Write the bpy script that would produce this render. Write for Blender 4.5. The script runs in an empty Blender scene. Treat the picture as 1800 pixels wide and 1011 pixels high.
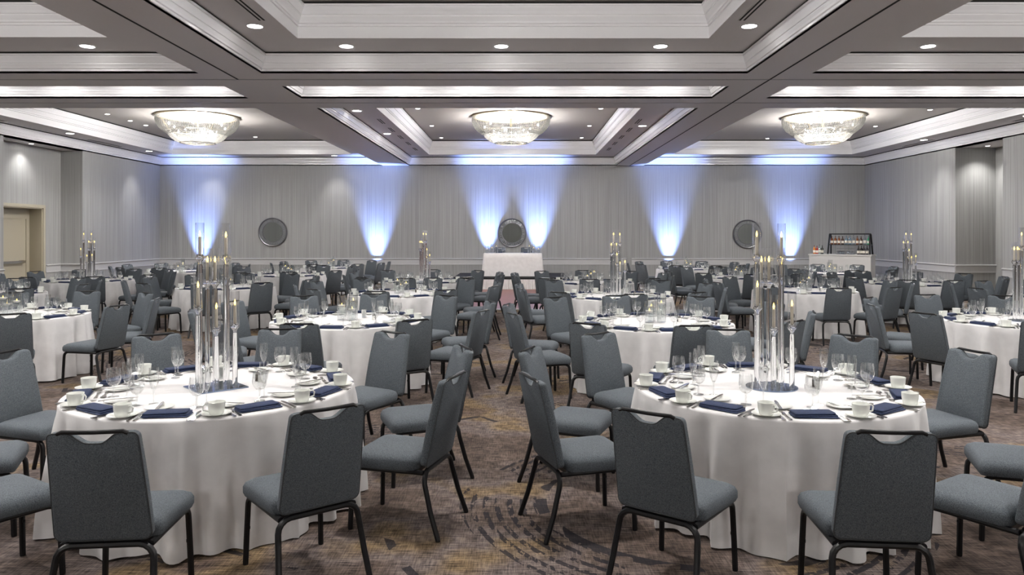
import bpy, math, random
from mathutils import Vector, Matrix
random.seed(7)
PI = math.pi
scene = bpy.context.scene
COL = scene.collection

# ------------------------------------------------------------------ camera, world, exposure
cam_data = bpy.data.cameras.new('camera')
cam_data.sensor_width = 36.0
cam_data.lens = 26.0                      # 1300 px on an 1800 px wide frame
cam_data.shift_x = -12.0 / 1800
cam_data.shift_y = -94.5 / 1800
cam_data.clip_end = 100
cam = bpy.data.objects.new('camera', cam_data)
cam.location = (0, 0, 1.81)
cam.rotation_euler = (PI / 2, 0, 0)
COL.objects.link(cam)
scene.camera = cam

world = bpy.data.worlds.new('world')
scene.world = world
world.use_nodes = True
world.node_tree.nodes['Background'].inputs[0].default_value = (0.5, 0.52, 0.56, 1)
world.node_tree.nodes['Background'].inputs[1].default_value = 0.3

scene.view_settings.view_transform = 'Standard'
scene.view_settings.look = 'None'
scene.view_settings.exposure = 0.70
scene.view_settings.gamma = 1.0
scene.view_settings.use_curve_mapping = False
scene.cycles.max_bounces = 8
scene.cycles.diffuse_bounces = 4
scene.cycles.glossy_bounces = 4
scene.cycles.transmission_bounces = 8
scene.cycles.transparent_max_bounces = 40
scene.cycles.caustics_reflective = False
scene.cycles.caustics_refractive = False
scene.cycles.use_denoising = True

CHANDELIER_W = 800.0
DOWNLIGHT_W = 135.0
SMALL_DOWNLIGHT_W = 50.0
UPLIGHT_W = 2300.0
LAMP_WHITE = (1.0, .975, .955)

def light(name, kind, loc, power, color, parent=None, **kw):
    d = bpy.data.lights.new(name, kind)
    d.energy = power; d.color = color
    for k, v in kw.items(): setattr(d, k, v)
    o = bpy.data.objects.new(name, d)
    o.location = loc; o.parent = parent
    COL.objects.link(o)
    return o

# ------------------------------------------------------------------ mesh helpers
class MB:
    def __init__(s): s.v = []; s.f = []; s.m = []
    def add(s, verts, faces, mi=0):
        b = len(s.v); s.v += [tuple(p) for p in verts]
        s.f += [tuple(i + b for i in f) for f in faces]; s.m += [mi] * len(faces)
        return s
    def box(s, x0, x1, y0, y1, z0, z1, mi=0):
        v = [(x0,y0,z0),(x1,y0,z0),(x1,y1,z0),(x0,y1,z0),(x0,y0,z1),(x1,y0,z1),(x1,y1,z1),(x0,y1,z1)]
        return s.add(v, [(0,3,2,1),(4,5,6,7),(0,1,5,4),(1,2,6,5),(2,3,7,6),(3,0,4,7)], mi)
    def quad(s, a, b, c, d, mi=0): return s.add([a,b,c,d], [(0,1,2,3)], mi)
    def lathe(s, prof, n=20, mi=0, cx=0, cy=0):
        # prof: list of (r, z); r==0 ends close the shape
        rings = []; v = []
        for r, z in prof:
            if r < 1e-6: rings.append([len(v)]); v.append((cx, cy, z))
            else:
                rings.append(list(range(len(v), len(v)+n)))
                v += [(cx + r*math.cos(2*PI*k/n), cy + r*math.sin(2*PI*k/n), z) for k in range(n)]
        f = []
        for a, b in zip(rings, rings[1:]):
            for k in range(n):
                k2 = (k+1) % n
                if len(a) == 1 and len(b) == 1: continue
                if len(a) == 1: f.append((a[0], b[k2], b[k]))
                elif len(b) == 1: f.append((a[k], a[k2], b[0]))
                else: f.append((a[k], a[k2], b[k2], b[k]))
        return s.add(v, f, mi)
    def loft(s, loops, mi=0, cap0=True, cap1=True):
        n = len(loops[0]); v = [p for l in loops for p in l]; f = []
        for i in range(len(loops)-1):
            for k in range(n):
                k2 = (k+1) % n
                f.append((i*n+k, i*n+k2, (i+1)*n+k2, (i+1)*n+k))
        if cap0: f.append(tuple(reversed(range(n))))
        if cap1: f.append(tuple(range((len(loops)-1)*n, len(loops)*n)))
        return s.add(v, f, mi)
    def tube(s, path, r, n=8, mi=0, flat=1.0):
        pts = [Vector(p) for p in path]; loops = []
        rr = r if isinstance(r, (list, tuple)) else [r]*len(pts)
        up = None
        for i, p in enumerate(pts):
            t = (pts[min(i+1, len(pts)-1)] - pts[max(i-1, 0)]).normalized()
            if up is None:
                up = Vector((0,0,1)) if abs(t.z) < .9 else Vector((0,1,0))
            a = t.cross(up).normalized(); b = a.cross(t).normalized(); up = b
            loops.append([tuple(p + a*rr[i]*math.cos(2*PI*k/n) + b*rr[i]*flat*math.sin(2*PI*k/n)) for k in range(n)])
        return s.loft(loops, mi)
    def mesh(s, name, mats, smooth=True, sharp=40):
        me = bpy.data.meshes.new(name)
        me.from_pydata(s.v, [], s.f)
        for m in (mats if isinstance(mats, (list, tuple)) else [mats]): me.materials.append(m)
        me.polygons.foreach_set('material_index', s.m)
        me.polygons.foreach_set('use_smooth', [smooth]*len(s.f))
        me.update()
        if smooth: me.set_sharp_from_angle(angle=math.radians(sharp))
        return me

def put(name, me, loc=(0,0,0), rz=0.0, parent=None, rot=None, scale=None):
    o = bpy.data.objects.new(name, me)
    o.location = loc
    o.rotation_euler = rot if rot else (0, 0, rz)
    if scale: o.scale = (scale,)*3
    o.parent = parent
    COL.objects.link(o)
    return o
def tag(o, label=None, cat=None, group=None, kind=None):
    if label: o['label'] = label
    if cat: o['category'] = cat
    if group: o['group'] = group
    if kind: o['kind'] = kind
    return o
def struct(name, mb, mats, smooth=False, parent=None, label=None):
    o = put(name, mb.mesh(name, mats, smooth), parent=parent)
    o['kind'] = 'structure'
    if label: o['label'] = label
    return o
def rrect(x0, x1, y0, y1, r, n=5):
    out = []
    for cx, cy, a0 in ((x1-r,y1-r,0),(x0+r,y1-r,90),(x0+r,y0+r,180),(x1-r,y0+r,270)):
        for k in range(n+1):
            a = math.radians(a0 + 90*k/n)
            out.append((cx + r*math.cos(a), cy + r*math.sin(a)))
    return out
def arc(c, r, a0, a1, n, fx):
    return [fx(c[0] + r*math.cos(math.radians(a0+(a1-a0)*k/n)), c[1] + r*math.sin(math.radians(a0+(a1-a0)*k/n))) for k in range(n+1)]

# ------------------------------------------------------------------ materials
def new_mat(name):
    m = bpy.data.materials.new(name); m.use_nodes = True
    return m, m.node_tree.nodes, m.node_tree.links, m.node_tree.nodes['Principled BSDF']
def plain(name, col, rough=.5, metal=0.0, spec=.5, **kw):
    m, n, l, b = new_mat(name)
    b.inputs['Base Color'].default_value = (*col, 1)
    b.inputs['Roughness'].default_value = rough
    b.inputs['Metallic'].default_value = metal
    b.inputs['Specular IOR Level'].default_value = spec
    for k, v in kw.items(): b.inputs[k.replace('_', ' ')].default_value = v
    return m
def noisy(name, c0, c1, scale, rough=.6, stretch=(1,1,1), bump=0.0, detail=4, lo=.35, hi=.65, metal=0, spec=.5):
    m, n, l, b = new_mat(name)
    tc = n.new('ShaderNodeTexCoord'); mp = n.new('ShaderNodeMapping')
    mp.inputs['Scale'].default_value = stretch
    nz = n.new('ShaderNodeTexNoise'); nz.inputs['Scale'].default_value = scale; nz.inputs['Detail'].default_value = detail
    rp = n.new('ShaderNodeValToRGB')
    rp.color_ramp.elements[0].position = lo; rp.color_ramp.elements[0].color = (*c0, 1)
    rp.color_ramp.elements[1].position = hi; rp.color_ramp.elements[1].color = (*c1, 1)
    l.new(tc.outputs['Object'], mp.inputs[0]); l.new(mp.outputs[0], nz.inputs['Vector'])
    l.new(nz.outputs['Fac'], rp.inputs[0]); l.new(rp.outputs[0], b.inputs['Base Color'])
    b.inputs['Roughness'].default_value = rough; b.inputs['Metallic'].default_value = metal
    b.inputs['Specular IOR Level'].default_value = spec
    if bump:
        bp = n.new('ShaderNodeBump'); bp.inputs['Strength'].default_value = bump; bp.inputs['Distance'].default_value = .004
        l.new(nz.outputs['Fac'], bp.inputs['Height']); l.new(bp.outputs[0], b.inputs['Normal'])
    return m
def emit(name, col, strength):
    m, n, l, b = new_mat(name)
    b.inputs['Base Color'].default_value = (*col, 1)
    b.inputs['Emission Color'].default_value = (*col, 1)
    b.inputs['Emission Strength'].default_value = strength
    return m
def solid_glass(name, col, ior=1.49):
    m, n, l, b = new_mat(name)
    b.inputs['Base Color'].default_value = (*col, 1); b.inputs['Roughness'].default_value = 0.0
    b.inputs['Transmission Weight'].default_value = 1.0; b.inputs['IOR'].default_value = ior
    return m
def thin_glass(name, tint=(.97,.98,.98), edge=.85, base=.11, rough=.02):
    m, n, l, b = new_mat(name); n.remove(b)
    tr = n.new('ShaderNodeBsdfTransparent'); tr.inputs[0].default_value = (*tint, 1)
    gl = n.new('ShaderNodeBsdfGlossy'); gl.inputs['Roughness'].default_value = rough; gl.inputs[0].default_value = (1,1,1,1)
    lw = n.new('ShaderNodeLayerWeight'); lw.inputs[0].default_value = .35
    mr = n.new('ShaderNodeMapRange'); mr.inputs['To Min'].default_value = base; mr.inputs['To Max'].default_value = edge
    mx = n.new('ShaderNodeMixShader')
    l.new(lw.outputs['Facing'], mr.inputs['Value']); l.new(mr.outputs[0], mx.inputs[0])
    l.new(tr.outputs[0], mx.inputs[1]); l.new(gl.outputs[0], mx.inputs[2])
    l.new(mx.outputs[0], n['Material Output'].inputs[0])
    return m

M = {}
M['paint'] = plain('ceiling_paint', (.66,.635,.64), .55)
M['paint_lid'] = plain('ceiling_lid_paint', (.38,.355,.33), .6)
M['crown'] = plain('crown_paint', (.80,.79,.80), .26)
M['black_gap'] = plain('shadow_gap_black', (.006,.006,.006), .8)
M['trim'] = plain('chair_rail_paint', (.52,.52,.52), .4)
M['door'] = plain('door_paint', (.42,.38,.29), .45)
M['wood'] = None
M['black_metal'] = plain('black_powder_coat', (.007,.007,.008), .36, spec=.3)
M['fabric'] = noisy('tweed_fabric', (.036,.045,.056), (.135,.154,.170), 230, .85, bump=.25, detail=3, lo=.3, hi=.72)
M['piping'] = plain('seat_piping', (.05,.055,.06), .7)
M['cloth'] = noisy('white_tablecloth', (.68,.665,.66), (.74,.725,.72), 9, .75)
M['navy'] = noisy('navy_napkin', (.006,.014,.048), (.013,.027,.082), 120, .8, bump=.2)
M['china'] = plain('white_china', (.80,.81,.77), .18)
M['steel'] = plain('polished_steel', (.62,.60,.57), .18, 1.0)
M['glass'] = thin_glass('stemware_glass')
M['vase_glass'] = thin_glass('vase_glass', (.98,.985,.985), .55, .06)
M['water'] = thin_glass('vase_water', (.96,.97,.97), .35, .04)
M['acrylic'] = solid_glass('acrylic_rod', (.985,.99,.995))
M['chimney'] = thin_glass('candle_chimney', (.985,.985,.99), .45, .05)
M['mirror'] = plain('mirror_glass', (.38,.40,.39), .03, 1.0)
M['mirror_blue'] = plain('mirror_tray', (.20,.26,.36), .04, 1.0)
M['mirror_frame'] = plain('mirror_frame_metal', (.16,.16,.17), .35, .9)
M['mirror_tile'] = plain('mirror_tile', (.50,.52,.55), .12, 1.0)
M['candle'] = plain('ivory_candle', (.72,.66,.54), .55)
M['white_candle'] = plain('white_candle', (.85,.82,.78), .5)
M['flame'] = emit('led_flame', (1.0,.72,.16), 3.2)
M['lamp'] = emit('downlight_lens', (1.0,.97,.93), 14.0)
M['bulb'] = emit('chandelier_bulb', (1.0,.95,.86), 14.0)
M['stage_black'] = plain('stage_carpet_black', (.008,.008,.009), .9)
M['bar_white'] = plain('bar_panel_white', (.62,.61,.59), .4)
M['rubber'] = plain('black_leather', (.012,.013,.02), .5)
M['brass'] = plain('chandelier_frame', (.45,.38,.25), .3, 1.0)
M['fixture'] = plain('uplight_housing', (.02,.02,.02), .5)
M['sugar'] = plain('sugar_packets', (.85,.84,.80), .7)
M['pepper'] = plain('ground_pepper', (.05,.04,.03), .8)

def crystal():
    m, n, l, b = new_mat('crystal_bead'); n.remove(b)
    tl = n.new('ShaderNodeBsdfTranslucent'); tl.inputs[0].default_value = (.20,.197,.185,1)
    gl = n.new('ShaderNodeBsdfGlossy'); gl.inputs['Roughness'].default_value = .15; gl.inputs[0].default_value = (.38,.38,.37,1)
    mx = n.new('ShaderNodeMixShader'); mx.inputs[0].default_value = .45
    tp = n.new('ShaderNodeBsdfTransparent'); m2 = n.new('ShaderNodeMixShader'); m2.inputs[0].default_value = .14
    l.new(tl.outputs[0], mx.inputs[1]); l.new(gl.outputs[0], mx.inputs[2])
    l.new(mx.outputs[0], m2.inputs[1]); l.new(tp.outputs[0], m2.inputs[2]); l.new(m2.outputs[0], n['Material Output'].inputs[0])
    return m
M['crystal'] = crystal()

def wall_mat():
    m, n, l, b = new_mat('striated_wallpaper')
    g = n.new('ShaderNodeNewGeometry'); mp = n.new('ShaderNodeMapping'); mp.inputs['Scale'].default_value = (60, 60, .25)
    nz = n.new('ShaderNodeTexNoise'); nz.inputs['Scale'].default_value = 1.0; nz.inputs['Detail'].default_value = 5; nz.inputs['Roughness'].default_value = .7
    rp = n.new('ShaderNodeValToRGB'); e = rp.color_ramp.elements
    e[0].position = .30; e[0].color = (.20,.20,.195,1); e[1].position = .68; e[1].color = (.43,.43,.425,1)
    x = e.new(.48); x.color = (.33,.33,.32,1)
    l.new(g.outputs['Position'], mp.inputs[0]); l.new(mp.outputs[0], nz.inputs['Vector']); l.new(nz.outputs['Fac'], rp.inputs[0])
    l.new(rp.outputs[0], b.inputs['Base Color']); b.inputs['Roughness'].default_value = .7
    bp = n.new('ShaderNodeBump'); bp.inputs['Strength'].default_value = .15; bp.inputs['Distance'].default_value = .004
    l.new(nz.outputs['Fac'], bp.inputs['Height']); l.new(bp.outputs[0], b.inputs['Normal'])
    return m
M['wall'] = wall_mat()

def carpet_mat():
    m, n, l, b = new_mat('patterned_carpet')
    g = n.new('ShaderNodeNewGeometry')
    def noise(scale, stretch=(1,1,1), detail=4, rough=.55):
        mp = n.new('ShaderNodeMapping'); mp.inputs['Scale'].default_value = stretch
        nz = n.new('ShaderNodeTexNoise'); nz.inputs['Scale'].default_value = scale; nz.inputs['Detail'].default_value = detail; nz.inputs['Roughness'].default_value = rough
        l.new(g.outputs['Position'], mp.inputs[0]); l.new(mp.outputs[0], nz.inputs['Vector'])
        return nz.outputs['Fac']
    def math_(op, a, b_=None, c=None):
        x = n.new('ShaderNodeMath'); x.operation = op
        for i, v in enumerate((a, b_, c)):
            if v is None: continue
            if isinstance(v, (int, float)): x.inputs[i].default_value = v
            else: l.new(v, x.inputs[i])
        return x.outputs[0]
    def ramp(f, stops):
        r = n.new('ShaderNodeValToRGB'); e = r.color_ramp.elements
        e[0].position, e[0].color = stops[0][0], (*stops[0][1], 1); e[1].position, e[1].color = stops[-1][0], (*stops[-1][1], 1)
        for p, c in stops[1:-1]:
            q = e.new(p); q.color = (*c, 1)
        l.new(f, r.inputs[0]); return r.outputs[0]
    def mix(f, a, b_, mode='MIX'):
        x = n.new('ShaderNodeMix'); x.data_type = 'RGBA'; x.blend_type = mode
        if isinstance(f, (int, float)): x.inputs[0].default_value = f
        else: l.new(f, x.inputs[0])
        for i, v in ((6, a), (7, b_)):
            if isinstance(v, tuple): x.inputs[i].default_value = (*v, 1)
            else: l.new(v, x.inputs[i])
        return x.outputs[2]
    base = ramp(noise(.9, detail=3), [(.30,(.052,.039,.034)), (.43,(.102,.078,.066)), (.52,(.135,.111,.105)), (.60,(.160,.115,.068)), (.72,(.080,.060,.056))])
    h1 = noise(1, (110, 9, 1), 4, .65); h2 = noise(1, (7, 95, 1), 4, .65); h3 = noise(14, detail=4)
    hatch = math_('ADD', math_('ADD', math_('MULTIPLY', h1, .3), math_('MULTIPLY', h2, .45)), math_('MULTIPLY', h3, .25))
    shade = ramp(hatch, [(.40,(.28,.28,.29)), (.5,(.97,.96,.95)), (.60,(1.95,1.9,1.8))])
    c = mix(1.0, base, shade, 'MULTIPLY')
    # arcs of broken dark lines round scattered centres
    vo = n.new('ShaderNodeTexVoronoi'); vo.inputs['Scale'].default_value = .27; vo.inputs['Randomness'].default_value = .8
    mp = n.new('ShaderNodeMapping'); mp.inputs['Scale'].default_value = (1, 1, 0)
    l.new(g.outputs['Position'], mp.inputs[0]); l.new(mp.outputs[0], vo.inputs['Vector'])
    d = vo.outputs['Distance']
    lines = math_('GREATER_THAN', math_('SINE', math_('MULTIPLY', d, 430.0)), .15)
    band = math_('GREATER_THAN', math_('SINE', math_('ADD', math_('MULTIPLY', d, 24.0), math_('MULTIPLY', noise(.6, detail=1), 3.0))), .62)
    brk = math_('GREATER_THAN', noise(1, (26, 9, 1), 3), .47)
    msk = math_('GREATER_THAN', noise(.8, detail=2), .47)
    dark = math_('MULTIPLY', math_('MULTIPLY', math_('MULTIPLY', lines, band), brk), msk)
    fr = math_('ABSOLUTE', math_('SUBTRACT', math_('FRACT', math_('MULTIPLY', d, 5.2)), .5))
    thin = math_('MULTIPLY', math_('LESS_THAN', fr, .030), math_('GREATER_THAN', noise(1.3, detail=2), .55))
    dark = math_('MAXIMUM', dark, thin)
    c = mix(math_('MULTIPLY', dark, .85), c, (.016,.016,.021))
    l.new(c, b.inputs['Base Color']); b.inputs['Roughness'].default_value = .95; b.inputs['Specular IOR Level'].default_value = .15
    bp = n.new('ShaderNodeBump'); bp.inputs['Strength'].default_value = .3; bp.inputs['Distance'].default_value = .006
    l.new(hatch, bp.inputs['Height']); l.new(bp.outputs[0], b.inputs['Normal'])
    return m
M['carpet'] = carpet_mat()

def wood_mat():
    m, n, l, b = new_mat('red_oak_parquet')
    g = n.new('ShaderNodeNewGeometry')
    br = n.new('ShaderNodeTexBrick'); br.inputs['Scale'].default_value = 3.0
    br.inputs['Color1'].default_value = (.15,.052,.036,1); br.inputs['Color2'].default_value = (.20,.075,.052,1); br.inputs['Mortar'].default_value = (.10,.04,.03,1)
    br.inputs['Mortar Size'].default_value = .006; br.inputs['Brick Width'].default_value = .9; br.inputs['Row Height'].default_value = .22
    l.new(g.outputs['Position'], br.inputs['Vector']); l.new(br.outputs['Color'], b.inputs['Base Color'])
    b.inputs['Roughness'].default_value = .42
    return m
M['wood'] = wood_mat()

# ------------------------------------------------------------------ room shell
XL, XR, YB, YF = -13.1, 12.63, 27.0, -14.6
H0, H1, H2 = 4.30, 4.61, 5.10
ALC = {'left': (18.8, 22.2, -13.75), 'right': (19.3, 21.4, 13.80)}

floor = struct('floor', MB().box(-15, 15, YF, YB+.2, -.1, 0), M['carpet'], label='brown and grey patterned carpet with broken dark arcs')
struct('wall_back', MB().box(-15, 15, YB, YB+.2, 0, 5.6), M['wall'], label='grey striated wallpaper wall behind the stage')
struct('wall_front', MB().box(-15, 15, YF-.2, YF, 0, 5.6), M['wall'])
for side, xs, sg in (('left', XL, -1), ('right', XR, 1)):
    y0, y1, xa = ALC[side]
    mb = MB()
    def wbox(xa_, xb_, ya, yb, z0=0, z1=5.6): mb.box(min(xa_,xb_), max(xa_,xb_), ya, yb, z0, z1)
    wbox(xs, xs+sg*.15, YF, y0); wbox(xs, xs+sg*.15, y1, YB)
    wbox(xs+sg*.15, xa+sg*.2, y0-.15, y0); wbox(xs+sg*.15, xa+sg*.2, y1, y1+.15)
    if side == 'left':       # door opening in the alcove wall
        wbox(xa, xa+sg*.2, y0, 19.55); wbox(xa, xa+sg*.2, 21.35, y1); wbox(xa, xa+sg*.2, 19.55, 21.35, 2.55, 5.6)
    else:
        wbox(xa, xa+sg*.2, y0, 19.45); wbox(xa, xa+sg*.2, 20.95, y1); wbox(xa, xa+sg*.2, 19.45, 20.95, 2.5, 5.6)
    wbox(xs, xs+sg*.15, y0, y1, H0, 5.6)
    struct('wall_'+side, mb, M['wall'], label='grey striated wallpaper wall with a recessed door alcove')
    # alcove ceiling
    struct('ceiling_alcove_'+side, MB().box(min(xs,xa), max(xs,xa), y0, y1, H0, H0+.1), M['paint'])

# ceiling grid
BX = [(XL, -4.97), (-4.00, 3.55), (4.55, XR)]            # coffer spans in x
BY = [(-.9, 11.48), (12.48, 13.60), (14.65, YB), (YF, -1.9)]         # coffer spans in y
mb = MB()
xb = [(-4.97, -4.00), (3.55, 4.55)]
yb = [(-1.9, -.9), (11.48, 12.48), (13.60, 14.65)]
for x0, x1 in xb: mb.box(x0, x1, YF, YB, H0, H0+.05)
for y0, y1 in yb:
    for x0, x1 in BX: mb.box(x0, x1, y0, y1, H0, H0+.05)
struct('ceiling', mb, M['paint'], label='taupe painted beam soffits between the ceiling coffers')
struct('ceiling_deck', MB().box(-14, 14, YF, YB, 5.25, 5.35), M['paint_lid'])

def sweep_rect(mb, x0, x1, y0, y1, z0, prof, mi=0):
    loops = [[(x0+u, y0+u, z0+v), (x1-u, y0+u, z0+v), (x1-u, y1-u, z0+v), (x0+u, y1-u, z0+v)] for u, v in prof]
    for a, b in zip(loops, loops[1:]):
        for k in range(4):
            k2 = (k+1) % 4
            mb.quad(a[k], b[k], b[k2], a[k2], mi)
OUTER = [(0,0),(0,.03),(.012,.034),(.012,.065),(.028,.075),(.034,.10),(.05,.135),(.05,.15),(.062,.155),(.075,.19),(.095,.235),(.095,.25),(.11,.257),(.11,.285)]
INNER = [(0,0),(0,.165),(.018,.172),(.018,.20),(.034,.21),(.04,.235),(.07,.295),(.07,.315),(.085,.32),(.10,.36),(.125,.41),(.125,.425),(.14,.43),(.14,.455)]
n_trim = 0
for i, (x0, x1) in enumerate(BX):
    for j, (y0, y1) in enumerate(BY):
        n_trim += 1
        mb = MB()
        if j == 1:       # narrow coffer over the movable-wall line
            sweep_rect(mb, x0, x1, y0, y1, H0, OUTER, 0)
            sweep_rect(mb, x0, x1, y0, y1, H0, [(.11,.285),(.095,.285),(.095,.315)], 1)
            mb.box(x0, x1, y0, y1, H0+.315, H0+.33, 2)
            struct('trim_%d' % n_trim, mb, [M['crown'], M['black_gap'], M['paint']], label='crown moulding of a narrow ceiling coffer')
            continue
        sweep_rect(mb, x0, x1, y0, y1, H0, OUTER, 0)
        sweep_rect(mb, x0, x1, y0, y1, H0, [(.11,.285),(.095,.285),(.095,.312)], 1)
        s = .89 if i == 1 else .95
        ix0, ix1, iy0, iy1 = x0+s-.06, x1-s+.06, y0+s, y1-s
        # flat band at H1
        o = [(x0+.09,y0+.09),(x1-.09,y0+.09),(x1-.09,y1-.09),(x0+.09,y1-.09)]; q = [(ix0,iy0),(ix1,iy0),(ix1,iy1),(ix0,iy1)]
        for k in range(4):
            k2 = (k+1) % 4
            mb.quad((*o[k],H1),(*q[k],H1),(*q[k2],H1),(*o[k2],H1), 2)
        sweep_rect(mb, ix0, ix1, iy0, iy1, H1, INNER, 0)
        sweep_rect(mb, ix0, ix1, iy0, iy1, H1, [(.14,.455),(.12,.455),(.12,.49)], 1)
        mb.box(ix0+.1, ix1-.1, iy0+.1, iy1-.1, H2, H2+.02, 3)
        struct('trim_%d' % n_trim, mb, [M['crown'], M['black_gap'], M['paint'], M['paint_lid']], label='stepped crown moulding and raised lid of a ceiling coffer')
# movable-wall tracks: dark slots along the beams
for k, (x0, x1, y0, y1) in enumerate(((-4.545,-4.515,YF,11.93), (4.035,4.065,YF,YB), (XL,XR,11.93,11.945), (XL,XR,14.06,14.07))):
    struct('trim_%d' % (20+k), MB().box(x0, x1, y0, y1, H0-.004, H0+.01), M['black_gap'] if k < 2 else M['mirror_frame'], label='dark movable wall track set in a ceiling beam')

# chair rail, baseboard
def rail(mb, a, b, nx, ny):
    # a, b: ends on the wall plane; (nx, ny) points into the room
    prof = [(0,.68),(.018,.68),(.018,.70),(.012,.71),(.012,.86),(.03,.87),(.045,.885),(.045,.905),(0,.915)]
    loops = []
    for (x, y) in (a, b): loops.append([(x+nx*u, y+ny*u, z) for u, z in prof])
    mb.loft(loops)
    loops = []
    for (x, y) in (a, b): loops.append([(x+nx*u, y+ny*u, z) for u, z in [(0,0),(.018,0),(.018,.13),(.008,.15),(0,.15)]])
    mb.loft(loops)
def rails(name, segs):
    mb = MB()
    for a, b, nx, ny in segs: rail(mb, a, b, nx, ny)
    struct(name, mb, M['trim'], label='painted chair rail and baseboard along the wall')
rails('baseboard_back', [((XL,YB),(3.92,YB),0,-1), ((4.12,YB),(XR,YB),0,-1)])
rails('baseboard_left', [((XL,YF),(XL,18.8),1,0), ((XL,22.2),(XL,YB),1,0), ((-13.75,22.2),(XL,22.2),0,-1), ((-13.75,21.5),(-13.75,22.2),1,0), ((-13.75,18.8),(-13.75,19.4),1,0)])
rails('baseboard_right', [((XR,YF),(XR,19.3),-1,0), ((XR,21.4),(XR,YB),-1,0), ((XR,21.4),(13.8,21.4),0,-1)])

# doors in the alcoves
def door(name, x, sg, ya, yb, h, label):
    t = put(name, None, (x, (ya+yb)/2, 0)); tag(t, label, kind='structure')
    w = (yb-ya)/2
    mb = MB()
    for s0, s1 in ((-w-.09, -w), (w, w+.09)): mb.box(min(0,-sg*.03), max(0,-sg*.03), s0, s1, 0, h+.09)
    mb.box(min(0,-sg*.03), max(0,-sg*.03), -w, w, h, h+.09)
    for s0, s1 in ((-w, -w+.03), (w-.03, w)): mb.box(min(0,sg*.45), max(0,sg*.45), s0, s1, 0, h)
    mb.box(min(0,sg*.45), max(0,sg*.45), -w, w, h-.03, h)
    put('door_frame', mb.mesh('door_frame', M['door'], False), parent=t)
    put('door_leaf', MB().box(min(sg*.38,sg*.43), max(sg*.38,sg*.43), -w+.16, w-.16, .01, h-.32).mesh('door_leaf', M['door'], False), parent=t)
    mb = MB().box(min(sg*.36,sg*.43), max(sg*.36,sg*.43), -w+.03, -w+.16, 0, h); mb.box(min(sg*.36,sg*.43), max(sg*.36,sg*.43), w-.16, w-.03, 0, h)
    mb.box(min(sg*.36,sg*.43), max(sg*.36,sg*.43), -w+.16, w-.16, h-.32, h)
    put('door_jamb', mb.mesh('door_jamb', M['door'], False), parent=t)
    mb = MB().box(min(sg*.28,sg*.32), max(sg*.28,sg*.32), -w+.2, w-.3, .98, 1.05)
    mb.box(min(sg*.27,sg*.38), max(sg*.27,sg*.38), -w+.18, -w+.27, .95, 1.08); mb.box(min(sg*.29,sg*.38), max(sg*.29,sg*.38), w-.45, w-.38, .97, 1.06)
    put('panic_bar', mb.mesh('panic_bar', M['steel'], False), parent=t)
    struct('wall_door_back', MB().box(min(x+sg*.43,x+sg*.5), max(x+sg*.43,x+sg*.5), ya-.1, yb+.1, 0, 3), M['door'])
door('door_1', -13.75, -1, 19.55, 21.35, 2.55, 'cream painted exit door with a steel push bar')
door('door_2', 13.80, 1, 19.45, 20.95, 2.5, 'painted door in the recess near the bar')

# ------------------------------------------------------------------ ceiling fixtures
def dl_mesh(r):
    ring = MB().lathe([(r*1.22, 0), (r*1.22, -.008), (r, -.012), (r, -.002)], 24).mesh('downlight_trim', M['crown'])
    lens = MB().lathe([(0, -.004), (r, -.004)], 24).mesh('downlight_lens', M['lamp'], False)
    return ring, lens
DL = dl_mesh(.10); DS = dl_mesh(.06)
FIXED = []
def downlight(x, y, z, where, small=False, power=None, beam=115, blend=.9):
    ring, lens = DS if small else DL
    o = put('downlight', ring, (x, y, z)); tag(o, None, 'ceiling light', 'downlights in ' + where)
    FIXED.append((o, ('small lid downlight' if small else 'recessed downlight'), where))
    put('lens', lens, parent=o)
    light('downlight_lamp', 'SPOT', (0, 0, -.03), power or (SMALL_DOWNLIGHT_W if small else DOWNLIGHT_W), LAMP_WHITE, parent=o,
          spot_size=math.radians(beam), spot_blend=blend, shadow_soft_size=.08)
CB = 'aisle coffer before wall track'
for x in (-2.57, -.26, 2.11): downlight(x, 11.02, H1, CB)
for y in (9.95, 7.4, 4.8, 2.2):
    downlight(-3.55, y, H1, CB); downlight(3.1, y, H1, CB)
LB, RB = 'door-half coffer before wall track', 'bar-half coffer before wall track'
for x in (-6.43, -9.03, -11.6): downlight(x, 11.02, H1, LB)
for x in (6.1, 8.6, 11.1): downlight(x, 11.02, H1, RB)
for y in (8.4, 5.6, 2.6): downlight(-5.5, y, H1, LB); downlight(5.1, y, H1, RB)
RL, RC, RR = 'door-half coffer by stage wall', 'middle coffer by stage wall', 'bar-half coffer by stage wall'
for x, y in ((-12.5,20.6), (-12.5,25.0), (-11.2,26.45), (-6.6,26.45), (-12.5,16.6)): downlight(x, y, H1, RL, power=100, beam=80)
for x, y in ((-3.68,20.65), (3.2,19.15), (-3.68,16.8)): downlight(x, y, H1, RC, power=100, beam=80)
for x, y in ((12.05,17.5), (12.05,22.0)): downlight(x, y, H1, RR, power=100, beam=80)
for x, y in ((-11.3,20.3), (-11.3,21.5), (-11.3,22.4), (-8.94,25.1), (-6.8,22.5)): downlight(x, y, H2, RL, True)
for x in (-2.65, 2.15):
    for y in (17.4, 19.4, 22.5, 25.3): downlight(x, y, H2, RC, True)
for x, y in ((10.9,19.6), (10.9,22.6), (8.57,25.5), (6.3,22.5)): downlight(x, y, H2, RR, True)
downlight(13.25, 20.9, H0, 'the door recess near the bar', True, 110)
downlight(-13.45, 20.4, H0, 'the exit door recess', True, 60)

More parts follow.
